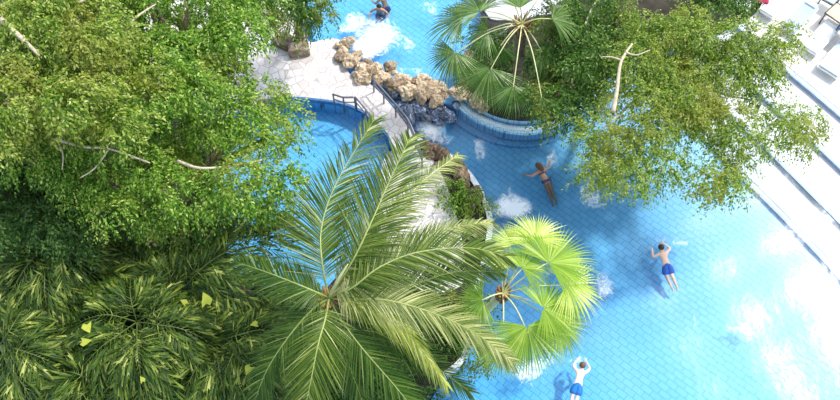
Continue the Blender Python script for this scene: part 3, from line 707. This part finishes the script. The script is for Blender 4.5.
# bright fan palm on the right of the coconut palm
gc = P(503, 293, 5.5); gb = P(462, 338, 0)
gp = empty('fan_palm', gb, 'lime and yellow fan palm overhanging the pool right of the coconut palm', 'palm tree')
ringed_trunk(gp, gb, gc - Vector((0, 0, .15)), .15, .12, M['petiole'], 1.4)
fibre_crown(gp, gc, .16)
F2 = [((535, 240, 6.3), (540, 200, 6.0), 1.10, 'fan_yellow', 200, .3), ((549, 263, 6.4), (585, 232, 6.0), 1.45, 'fan_lime', 200, .2), ((522, 268, 6.3), (545, 248, 6.2), .95, 'fan_lime', 190, .3),
      ((566, 285, 6.1), (600, 285, 5.7), 1.25, 'fan_yellow', 230, .3), ((543, 308, 6.1), (585, 300, 5.7), 1.2, 'fan_lime', 220, .3), ((527, 326, 5.9), (533, 372, 5.3), 1.45, 'fan_lime', 190, .35),
      ((556, 322, 5.7), (580, 348, 5.2), 1.2, 'fan_lime', 200, .35), ((503, 342, 5.6), (500, 380, 4.9), 1.15, 'fan_lime', 200, .4), ((483, 300, 6.0), (462, 308, 5.6), 1.0, 'fan_lime', 180, .4),
      ((512, 245, 6.2), (500, 215, 5.9), .95, 'fan_yellow', 190, .35), ((500, 270, 6.4), (500, 250, 6.6), .6, 'fan_yellow', 120, .2)]
for i, (h, d, r, m_, arc, dr) in enumerate(F2):
    q = fan_leaf(gp, gc, h, d, r * 1.22, M[m_], arc + 30, 52, dr, seed=50 + i)
    if m_ == 'fan_yellow': q['label'] = 'pale yellow fan leaf'

# fishtail palms: feather of feathers
def fishtail_frond(parent, pts, L1_, mat, n=15, seed=0, droop=.6, leaf=.50, rr=.025):
    rnd = random.Random(seed); path = catmull([P(*p) for p in pts], 8); T = pathinfo(path); mb = MB(); my = MB()
    for i in range(n):
        s = .12 + .88 * (i + .5) / n; p, t = samp(path, T, s); side = t.cross(Vector((0, 0, 1))).normalized(); nrm = side.cross(t).normalized()
        L = L1_ * (.45 + .55 * math.sin(PI * min(1, s * .8 + .15))); A = math.radians(70 - 45 * s)
        for sg in (-1, 1):
            A2 = A + rnd.gauss(0, .08); d = (t * math.cos(A2) + side * sg * math.sin(A2) + nrm * rnd.uniform(.0, .25)).normalized()
            m_ = 8; dr = droop * rnd.uniform(.7, 1.5)
            ps = [p + d * L * u + t * (.12 * L * u * u) + Vector((0, 0, -dr * L * u * u)) for u in [k / m_ for k in range(m_ + 1)]]
            mb.tube([ps[0], ps[m_ // 2], ps[-1]], [.012, .009, .004], 4, False)
            for k in range(1, m_ + 1):
                q = ps[k]; tt = (ps[k] - ps[k - 1]).normalized(); s2 = tt.cross(nrm).normalized()
                for g in ((-1, 1) if k < m_ else (0,)):
                    a = rnd.uniform(.3, .6) * g; dd = (tt * math.cos(a) + s2 * math.sin(a) + nrm * rnd.uniform(-.1, .2)).normalized()
                    l = leaf * rnd.uniform(.8, 1.25) * (1.1 - .25 * k / m_); wv = dd.cross(nrm).normalized(); wv = (wv + nrm * rnd.uniform(-.4, .4)).normalized()
                    dz = Vector((0, 0, -1)) * l * rnd.uniform(.1, .4)
                    w = l * .10
                    # wedge leaflet with a ragged slanted end
                    vs = [q, q + dd * l * .55 - wv * w * .6 + dz * .3, q + dd * l * .82 - wv * w + dz * .7, q + dd * l * .76 + dz * .55, q + dd * l * 1.02 + wv * w * .2 + dz, q + dd * l * .85 + wv * w * .5 + dz * .7, q + dd * l * .5 + wv * w * .7 + dz * .3, q + dd * l * .45 + nrm * w * .3 + dz * .2]
                    mb.add(vs, [(0, 1, 7), (1, 2, 3, 7), (7, 3, 4, 5), (7, 5, 6), (0, 7, 6)])
    fr = mb.build('frond', mat, parent, smooth=False)
    m2 = MB(); m2.tube(path, [rr * (1 - .8 * i / (len(path) - 1)) for i in range(len(path))], 6); m2.build('midrib', M['green_rib'], fr, off=world_loc(fr)); return fr
def fishtail_palm(crown, base, fronds, label, seed, mat='fishtail', L=1.25, yellow=()):
    c = P(*crown); b = P(*base); e = empty('fishtail_palm', b, label, 'palm tree')
    ringed_trunk(e, b, c - Vector((0, 0, .1)), .11, .07, M['rachis'], 1.3)
    for i, f in enumerate(fronds): fishtail_frond(e, [crown] + f, L, M[mat], seed=seed * 20 + i, n=17)
    for i, (x, y, z, a, s) in enumerate(yellow):
        p = P(x, y, z); mb = MB(); d = Vector((math.cos(a), math.sin(a), -.1)); w = Vector((-d.y, d.x, .25)); l = s / 38
        mb.add([p, p + d * l * .6 - w * l * .35, p + d * l - w * l * .5, p + d * l * .85 - w * l * .1, p + d * l * 1.1 + w * l * .1, p + d * l * .8 + w * l * .4, p + d * l * .5 + w * l * .3], [(0, 1, 3), (1, 2, 3), (0, 3, 5, 6), (3, 4, 5)])
        o = mb.build('leaflet', M['fish_yellow'], e, smooth=False); o['label'] = 'single bright yellow leaflet'
fishtail_palm((182, 292, 4.4), (200, 370, 0), [[(200, 270, 5.4), (230, 250, 5.8), (285, 228, 5.2)], [(190, 262, 5.0), (200, 235, 5.2), (210, 215, 4.6)], [(160, 280, 5.0), (140, 262, 5.0), (120, 250, 4.2)],
              [(205, 292, 5.0), (235, 290, 5.2), (275, 292, 4.6)], [(170, 275, 5.0), (163, 258, 5.0), (150, 240, 4.4)]], 'fishtail palm whose frond rises toward the left pool', 1, yellow=[(203, 292, 5.5, -1.1, 17), (180, 300, 5.2, -.4, 9)])
fishtail_palm((137, 322, 4.6), (160, 398, 0), [[(137, 345, 5.6), (139, 365, 5.6), (147, 405, 4.6)], [(118, 335, 5.3), (98, 350, 5.3), (70, 380, 4.4)], [(160, 325, 5.4), (185, 330, 5.4), (215, 345, 4.6)], [(132, 305, 5.2), (130, 288, 5.2), (132, 265, 4.6)],
              [(155, 312, 5.2), (175, 305, 5.0), (198, 310, 4.4)], [(110, 315, 5.2), (90, 318, 5.0), (65, 330, 4.2)]], 'fishtail palm with a glossy sunlit frond fanning down, left of centre at the bottom', 2, yellow=[(90, 333, 5.7, 2.2, 14), (92, 340, 5.7, 3.4, 13), (140, 376, 5.8, -.9, 8)])
fishtail_palm((216, 342, 4.2), (230, 410, 0), [[(235, 355, 5.0), (256, 372, 5.0), (285, 402, 4.0)], [(238, 335, 5.0), (262, 330, 5.0), (292, 335, 4.2)], [(218, 362, 4.9), (222, 385, 4.9), (228, 415, 4.0)], [(200, 362, 4.9), (190, 380, 4.8), (178, 410, 4.0)], [(215, 325, 4.9), (218, 312, 4.8), (232, 300, 4.3)]],
              'fishtail palm between the glossy palm and the coconut palm', 3, yellow=[(246, 375, 5.4, 1.3, 12), (250, 325, 5.3, .3, 9)])
fishtail_palm((48, 245, 4.0), (75, 330, 0), [[(62, 252, 4.9), (80, 265, 4.9), (108, 288, 4.0)], [(30, 262, 4.8), (15, 285, 4.6), (0, 315, 3.8)], [(60, 232, 4.8), (75, 225, 4.8), (100, 222, 4.2)], [(45, 270, 4.8), (45, 295, 4.8), (50, 325, 4.0)], [(25, 235, 4.6), (5, 235, 4.5), (-15, 245, 4.0)]],
              'fishtail palm with arching thin fronds near the left edge', 4)
fishtail_palm((0, 345, 4.0), (25, 425, 0), [[(20, 350, 4.8), (42, 358, 4.8), (75, 372, 4.0)], [(10, 330, 4.7), (20, 315, 4.6), (40, 300, 4.0)], [(12, 370, 4.6), (25, 388, 4.6), (40, 415, 4.0)], [(-5, 325, 4.5), (-8, 300, 4.4), (-10, 280, 4.0)]], 'fishtail palm in the bottom left corner of the photo', 5)
fishtail_palm((95, 385, 4.0), (110, 450, 0), [[(80, 375, 4.8), (65, 372, 4.6), (42, 378, 4.0)], [(100, 400, 4.6), (110, 415, 4.4), (120, 430, 4)], [(82, 395, 4.6), (68, 405, 4.4), (50, 420, 4)], [(110, 372, 4.7), (120, 362, 4.6), (128, 350, 4.1)]], 'low fishtail palm at the bottom edge, left of the glossy frond', 6)
# hanging seed strings
sd = MB()
for k in range(26):
    p = P(152 + random.uniform(-6, 6), 232 + random.uniform(-16, 18), 4.9 + random.uniform(-.3, .4)); sd.tube([p, p + Vector((.01, 0, -.12))], [.03, .02], 5)
e = empty('seed_cluster', P(152, 232, 5.2), 'hanging cluster of pinkish seeds among the low fig leaves', 'seed cluster')
sd.build('seeds', M['flower'], e)['kind'] = 'stuff'
mb = MB(); mb.tube([P(152, 212, 5.3), P(150, 232, 5.0), P(154, 250, 4.6)], [.02, .015, .01], 5); mb.build('stalk', M['twig_pale'], e)

# ------------------------------------------------------------------ people
def skin_mesh(nodes, edges, name, root, sub=2):
    me = bpy.data.meshes.new(name); keys = list(nodes); ix = {k: i for i, k in enumerate(keys)}
    me.from_pydata([nodes[k][0] for k in keys], [(ix[a], ix[b]) for a, b in edges], [])
    o = bpy.data.objects.new(name, me); C.objects.link(o)
    md = o.modifiers.new('s', 'SKIN'); md.use_smooth_shade = True; md.branch_smoothing = .6
    for k in keys:
        r = nodes[k][1]; r = (r if hasattr(r, '__len__') else (r, r)); g = 1.0 if len(k) > 1 and k[0] in 'ft' and k[1].isdigit() or k == 'nose' else 1.32
        r = (r[0] * g, r[1] * (1.15 if g > 1 else 1)); me.skin_vertices[0].data[ix[k]].radius = r if hasattr(r, '__len__') else (r, r)
        me.skin_vertices[0].data[ix[k]].use_root = (k == root)
    sb = o.modifiers.new('d', 'SUBSURF'); sb.levels = sub; sb.render_levels = sub
    bpy.context.view_layer.update(); dg = bpy.context.evaluated_depsgraph_get()
    m2 = bpy.data.meshes.new_from_object(o.evaluated_get(dg)); bpy.data.objects.remove(o); 
    for p in m2.polygons: p.use_smooth = True
    m2.name = name; return m2
def person(loc, heading, pose, label, skin, hairm, suit, hair='short', pitch=0.0, top=False, group=None):
    e = empty('person', loc, label, 'person', group)
    nd = {'pel': ((0, 0, 0), (.125, .10)), 'wai': ((0, .16, .01), (.115, .085)), 'che': ((0, .36, .02), (.15, .105)), 'shl': ((0, .46, .02), (.12, .08)), 'nec': ((0, .54, .03), .055), 'hb': ((0, .60, .045), .065), 'hm': ((0, .68, .055), (.082, .095)), 'ht': ((0, .755, .06), (.06, .07)),
          'nose': ((0, .665, -.05), .014), 'earR': ((.088, .675, .06), .016), 'earL': ((-.088, .675, .06), .016)}
    ed = [('pel', 'wai'), ('wai', 'che'), ('che', 'shl'), ('shl', 'nec'), ('nec', 'hb'), ('hb', 'hm'), ('hm', 'ht'), ('hm', 'nose'), ('hm', 'earR'), ('hm', 'earL')]
    for s, S in ((1, 'R'), (-1, 'L')):
        sh = Vector((s * .175, .46, .02)); el = Vector(pose['el' + S]); wr = Vector(pose['wr' + S]); hd = (wr - el).normalized()
        nd['sh' + S] = (tuple(sh), .058); nd['el' + S] = (tuple(el), .042); nd['wr' + S] = (tuple(wr), .028)
        pm = wr + hd * .06; nd['pa' + S] = (tuple(pm), (.036, .018))
        ed += [('shl', 'sh' + S), ('sh' + S, 'el' + S), ('el' + S, 'wr' + S), ('wr' + S, 'pa' + S)]
        sd_ = hd.cross(Vector((0, 0, 1))).normalized()
        for k, (off, ln) in enumerate(((-.030, .075), (-.010, .088), (.011, .082), (.031, .064))):
            a = pm + sd_ * off + hd * .035; b = a + hd * ln * .5 + sd_ * off * .15; c = a + hd * ln + sd_ * off * .3 + Vector((0, 0, -.018))
            for q, v, r in (('a', a, .011), ('b', b, .0095), ('c', c, .008)): nd['f%d%s%s' % (k, q, S)] = (tuple(v), r)
            ed += [('pa' + S, 'f%da%s' % (k, S)), ('f%da%s' % (k, S), 'f%db%s' % (k, S)), ('f%db%s' % (k, S), 'f%dc%s' % (k, S))]
        tb = wr + hd * .03 - sd_ * s * .035; tc = tb + hd * .04 - sd_ * s * .025
        nd['t1' + S] = (tuple(tb), .013); nd['t2' + S] = (tuple(tc), .0095); ed += [('wr' + S, 't1' + S), ('t1' + S, 't2' + S)]
        kn = Vector(pose['kn' + S]); an = Vector(pose['an' + S]); fd = (an - kn).normalized()
        nd['hi' + S] = ((s * .09, -.06, 0), .092); nd['th' + S] = (tuple(Vector((s * .09, -.06, 0)).lerp(kn, .45)), .078); nd['kn' + S] = (tuple(kn), .055); nd['ca' + S] = (tuple(kn.lerp(an, .35)), .056); nd['an' + S] = (tuple(an), .034)
        to = an + fd * .10 + Vector((0, 0, -.05)); nd['to' + S] = (tuple(to), (.036, .022)); nd['te' + S] = (tuple(to + fd * .07), (.03, .014))
        ed += [('pel', 'hi' + S), ('hi' + S, 'th' + S), ('th' + S, 'kn' + S), ('kn' + S, 'ca' + S), ('ca' + S, 'an' + S), ('an' + S, 'to' + S), ('to' + S, 'te' + S)]
    R = Matrix.Rotation(heading, 4, 'Z') @ Matrix.Rotation(pitch, 4, 'X')
    def put(name, me, mat):
        me.transform(R); me.materials.clear(); me.materials.append(mat); return link(name, me, e)
    put('body', skin_mesh(nd, ed, 'body', 'pel', 2), skin)
    # clothes
    cn = {'w': ((0, .15, .005), (.150, .12)), 'p': ((0, 0, 0), (.170, .135))}; ce = [('w', 'p')]
    ext = .85 if not top else .12
    for s, S in ((1, 'R'), (-1, 'L')):
        kn = Vector(pose['kn' + S]); h = Vector((s * .09, -.06, 0)); cn['h' + S] = (tuple(h), .135); cn['k' + S] = (tuple(h.lerp(kn, ext)), .125 if not top else .09); ce += [('p', 'h' + S), ('h' + S, 'k' + S)]
    put('swim_shorts' if not top else 'swimsuit_bottom', skin_mesh(cn, ce, 'swim_shorts', 'p', 2), suit)
    if top:
        cn = {'a': ((0, .28, .015), (.150, .115)), 'b': ((0, .38, .02), (.165, .122))}; put('swimsuit_top', skin_mesh(cn, [('a', 'b')], 'swimsuit_top', 'a', 2), suit)
    hn = {'a': ((0, .655, .085), (.085, .075)), 'b': ((0, .72, .080), (.088, .082)), 'c': ((0, .775, .065), (.062, .062))}; he = [('a', 'b'), ('b', 'c')]
    if hair == 'long':
        hn['d'] = ((.02, .56, .12), (.075, .035)); hn['f'] = ((.04, .44, .145), (.06, .022)); he += [('a', 'd'), ('d', 'f')]
    bm = bmesh.new(); bmesh.ops.create_icosphere(bm, subdivisions=3, radius=1)
    for v in bm.verts:
        d = v.co.copy(); k = 1 + .05 * noise.noise(d * 5); v.co = Vector((d.x * .122 * k, .705 + d.y * .128 * k, .095 + d.z * .105 * k))
        if hair == 'long' and d.y < -.2: v.co += Vector((.05 * -d.y, -.20 * (-d.y), .03)); v.co.x *= 1.15
    me = bpy.data.meshes.new('hair'); bm.to_mesh(me); bm.free()
    for q in me.polygons: q.use_smooth = True
    put('hair', me, hairm)
    for s in (-1, 1):
        bm = bmesh.new(); bmesh.ops.create_uvsphere(bm, u_segments=8, v_segments=6, radius=.014, matrix=Matrix.Translation((s * .032, .69, -.028))); me = bpy.data.meshes.new('eye'); bm.to_mesh(me); bm.free(); put('eye', me, M['eye'])
    mm = MB(); mm.tube([(-.025, .625, -.025), (0, .622, -.032), (.025, .625, -.025)], [.004, .007, .004], 6); me = bpy.data.meshes.new('mouth'); me.from_pydata(mm.v, [], mm.f); put('mouth', me, M['red'])
    return e
def head_dir(a, b):
    p, q = P(*a, ZW), P(*b, ZW); d = q - p; return math.atan2(d.y, d.x) - PI / 2, p
hd, p = head_dir((666, 265), (658, 243)); p.z = ZW + .04
person(p, hd, {'elR': (.36, .62, -.02), 'wrR': (.20, .84, -.04), 'elL': (-.40, .40, -.04), 'wrL': (-.34, .66, -.06), 'knR': (.10, -.48, -.06), 'anR': (.16, -.90, -.12), 'knL': (-.10, -.46, -.10), 'anL': (-.02, -.88, -.18)},
       'swimmer with dark hair and blue shorts doing front crawl in the open pool', M['skin'], M['hair_dark'], M['shorts_blue'], pitch=.05)
hd, p = head_dir((578, 384), (583, 362)); p.z = ZW + .0
person(p, hd, {'elR': (.30, .70, -.05), 'wrR': (.14, .92, -.06), 'elL': (-.32, .66, -.05), 'wrL': (-.20, .90, -.06), 'knR': (.09, -.48, -.08), 'anR': (.07, -.92, -.14), 'knL': (-.09, -.48, -.08), 'anL': (-.07, -.92, -.14)},
       'swimmer in bright blue shorts at the bottom edge below the lime fan palm', M['skin_pale'], M['hair_brown'], M['shorts_bright'], pitch=.0)
hd, p = head_dir((546, 180), (538, 167)); p.z = ZW - .05
person(p, hd, {'elR': (.38, .44, .02), 'wrR': (.52, .62, -.02), 'elL': (-.42, .40, .02), 'wrL': (-.60, .52, -.02), 'knR': (.06, -.46, -.14), 'anR': (.04, -.90, -.24), 'knL': (-.08, -.46, -.14), 'anL': (-.12, -.88, -.26)},
       'tanned swimmer with long brown hair and dark swimwear near the overhanging trees', M['skin_tan'], M['hair_brown'], M['swimsuit'], 'long', .12, True)
p = P(380, 8, ZU); q = p.copy(); p.z = ZU - .35
up_pose = {'elR': (.40, .30, -.10), 'wrR': (.42, .40, -.36), 'elL': (-.40, .30, -.10), 'wrL': (-.42, .40, -.36), 'knR': (.10, -.44, -.10), 'anR': (.10, -.60, .25), 'knL': (-.10, -.44, -.10), 'anL': (-.10, -.60, .25)}
person(p, PI * .95, up_pose, 'dark-haired bather standing in the foaming upper pool', M['skin_tan'], M['hair_dark'], M['swimsuit'], 'short', 1.2)
p = P(385, 1, ZU); p.z = ZU - .35
person(p, PI * .2, up_pose, 'brown-haired bather at the top edge behind the dark-haired bather', M['skin_tan'], M['hair_brown'], M['swimsuit'], 'short', 1.2)

# ------------------------------------------------------------------ deck furniture, top right
ZB = .17
def lounger(px, py, rz, label, cm='cushion', back=.10, L=1.95, W=.7):
    b = P(px, py, ZB); e = empty('sun_lounger', b, label, 'sun lounger')
    R = Matrix.Translation(b) @ Matrix.Rotation(rz, 4, 'Z')
    def part(name, boxes, mat, legs=None):
        mb = MB()
        for (x, y, z, sx, sy, sz, rx) in boxes: mb.box((x, y, z), sx, sy, sz, 0, rx)
        mb.v = [tuple(R @ Vector(v)) for v in mb.v]; return mb.build(name, mat, e, smooth=False)
    part('frame', [(-W / 2, 0, .30, .05, L, .06, 0), (W / 2, 0, .30, .05, L, .06, 0), (0, -L / 2, .30, W, .05, .06, 0), (0, L / 2, .30, W, .05, .06, 0)] + [(0, -L / 2 + .2 * k, .30, W, .04, .03, 0) for k in range(1, 9)], M['white'])
    for sx in (-1, 1):
        for sy in (-1, 1): part('leg', [(sx * (W / 2 - .03), sy * (L / 2 - .15), .14, .05, .05, .28, 0)], M['white'])
    part('cushion', [(0, -.32, .37, W - .06, L * .64, .08, 0)], M[cm])
    part('back_cushion', [(0, L * .33, .37 + math.sin(back) * .33, W - .06, .72, .08, back)], M[cm])
    part('pillow', [(0, L * .43, .45 + math.sin(back) * .5, W - .2, .2, .07, back)], M['white'])
lounger(797, 22, -.75, 'white sun lounger with a pale blue cushion left of the dark terrace table', 'cushion')
lounger(836, 63, -.75, 'white sun lounger with a pale grey cushion nearest the steps at the right edge', 'cushion_grey', W=.95)
lounger(818, 42, -.75, 'white sun lounger with a white cushion between the pale blue and pale grey ones', 'white')
lounger(750, -1, -.75, 'white sun lounger under the dark red towel', 'white')
lounger(775, 6, -.75, 'white sun lounger with a white cushion right of the dark red towel', 'white')
# low table with dark frame and two dark chairs
def chair(px, py, rz, label, cush):
    b = P(px, py, ZB); e = empty('terrace_chair', b, label, 'chair', None); R = Matrix.Translation(b) @ Matrix.Rotation(rz, 4, 'Z') @ Matrix.Scale(1.2, 4)
    def T_(pts, r, name, mat=M['darkmetal']):
        mb = MB(); mb.tube([R @ Vector(p) for p in pts], r, 6); mb.build(name, mat, e)
    for sx in (-.27, .27):
        T_([(sx, -.27, 0), (sx, -.27, .62), (sx, .27, .62)], .025, 'armrest'); T_([(sx, .27, 0), (sx, .27, .45), (sx, .36, .95)], .025, 'leg'); T_([(sx, -.27, .42), (sx, .27, .42)], .02, 'seat_rail')
    T_([(-.27, .36, .95), (.27, .36, .95)], .025, 'back_rail'); T_([(-.27, -.27, .42), (.27, -.27, .42)], .02, 'seat_rail')
    mb = MB(); mb.box((0, 0, .46), .5, .5, .07); mb.v = [tuple(R @ Vector(v)) for v in mb.v]; mb.build('seat', M[cush], e, smooth=False)
    mb = MB(); mb.box((0, .33, .70), .5, .05, .42, 0, -.18); mb.v = [tuple(R @ Vector(v)) for v in mb.v]; mb.build('backrest', M[cush], e, smooth=False)
chair(842, 36, 2.4, 'dark metal chair with blue cushions in front of the wooden table', 'bluecloth')
chair(826, 6, -.7, 'dark metal chair with grey cushions left of the wooden table at the top edge', 'cushion_grey')
b = P(832, 24, ZB); e = empty('terrace_table', b, 'square light wood table with a dark metal frame in the top right corner', 'table')
R = Matrix.Translation(b) @ Matrix.Rotation(.75, 4, 'Z')
def tb(name, boxes, mat):
    mb = MB()
    for (x, y, z, sx, sy, sz) in boxes: mb.box((x, y, z), sx, sy, sz)
    mb.v = [tuple(R @ Vector(v)) for v in mb.v]; mb.build(name, mat, e, smooth=False)
tb('tabletop', [(0, 0, .72, .80, .80, .03)], M['wood']); tb('frame', [(-.43, 0, .72, .05, .9, .05), (.43, 0, .72, .05, .9, .05), (0, -.43, .72, .9, .05, .05), (0, .43, .72, .9, .05, .05)], M['darkmetal'])
for sx in (-.4, .4):
    for sy in (-.4, .4): tb('leg', [(sx, sy, .36, .05, .05, .71)], M['darkmetal'])
# red towel, draped
vs = []; fs = []
for j in range(9):
    for i in range(13):
        vs.append(Vector((i * .07 - .42, j * .07 - .28, .47 + .015 * math.sin(i * 1.1 + j)))) 
for j in range(8):
    for i in range(12): a = j * 13 + i; fs.append((a, a + 1, a + 14, a + 13))
R = Matrix.Translation(P(756, 4, ZB)) @ Matrix.Rotation(-.3, 4, 'Z'); mb = MB(); mb.add([R @ v for v in vs], fs); o = mb.build('beach_towel', M['red']); sm = o.modifiers.new('t', 'SOLIDIFY'); sm.thickness = .02
tag(o, 'dark red towel spread on a white lounger at the top edge', 'towel')

# ------------------------------------------------------------------ light
w = bpy.data.worlds.new('world'); bpy.context.scene.world = w; w.use_nodes = True; nt = w.node_tree
bg = nt.nodes['Background']; sky = nt.nodes.new('ShaderNodeTexSky'); sky.sky_type = 'NISHITA'; sky.sun_disc = False
sky.sun_elevation = math.radians(52); sky.sun_rotation = math.radians(50); sky.air_density = 1.2; sky.dust_density = 2.5
nt.links.new(mixc(nt, .45, sky.outputs[0], (2.6, 2.75, 2.9)), bg.inputs[0]); bg.inputs[1].default_value = .38
sun = bpy.data.lights.new('sun', 'SUN'); sun.energy = 3.2; sun.angle = math.radians(3); sun.color = (1, .97, .91)
so = bpy.data.objects.new('sun', sun); C.objects.link(so)
sd_ = Vector((.56, .32, .92)).normalized(); so.rotation_euler = sd_.to_track_quat('Z', 'Y').to_euler(); so.location = (20, 20, 30)
vsn = bpy.context.scene.view_settings; vsn.view_transform = 'Standard'; vsn.look = 'None'; vsn.gamma = 1; vsn.use_curve_mapping = False; vsn.exposure = .12
cy = bpy.context.scene.cycles; cy.transparent_max_bounces = 24; cy.max_bounces = 8; cy.use_denoising = True
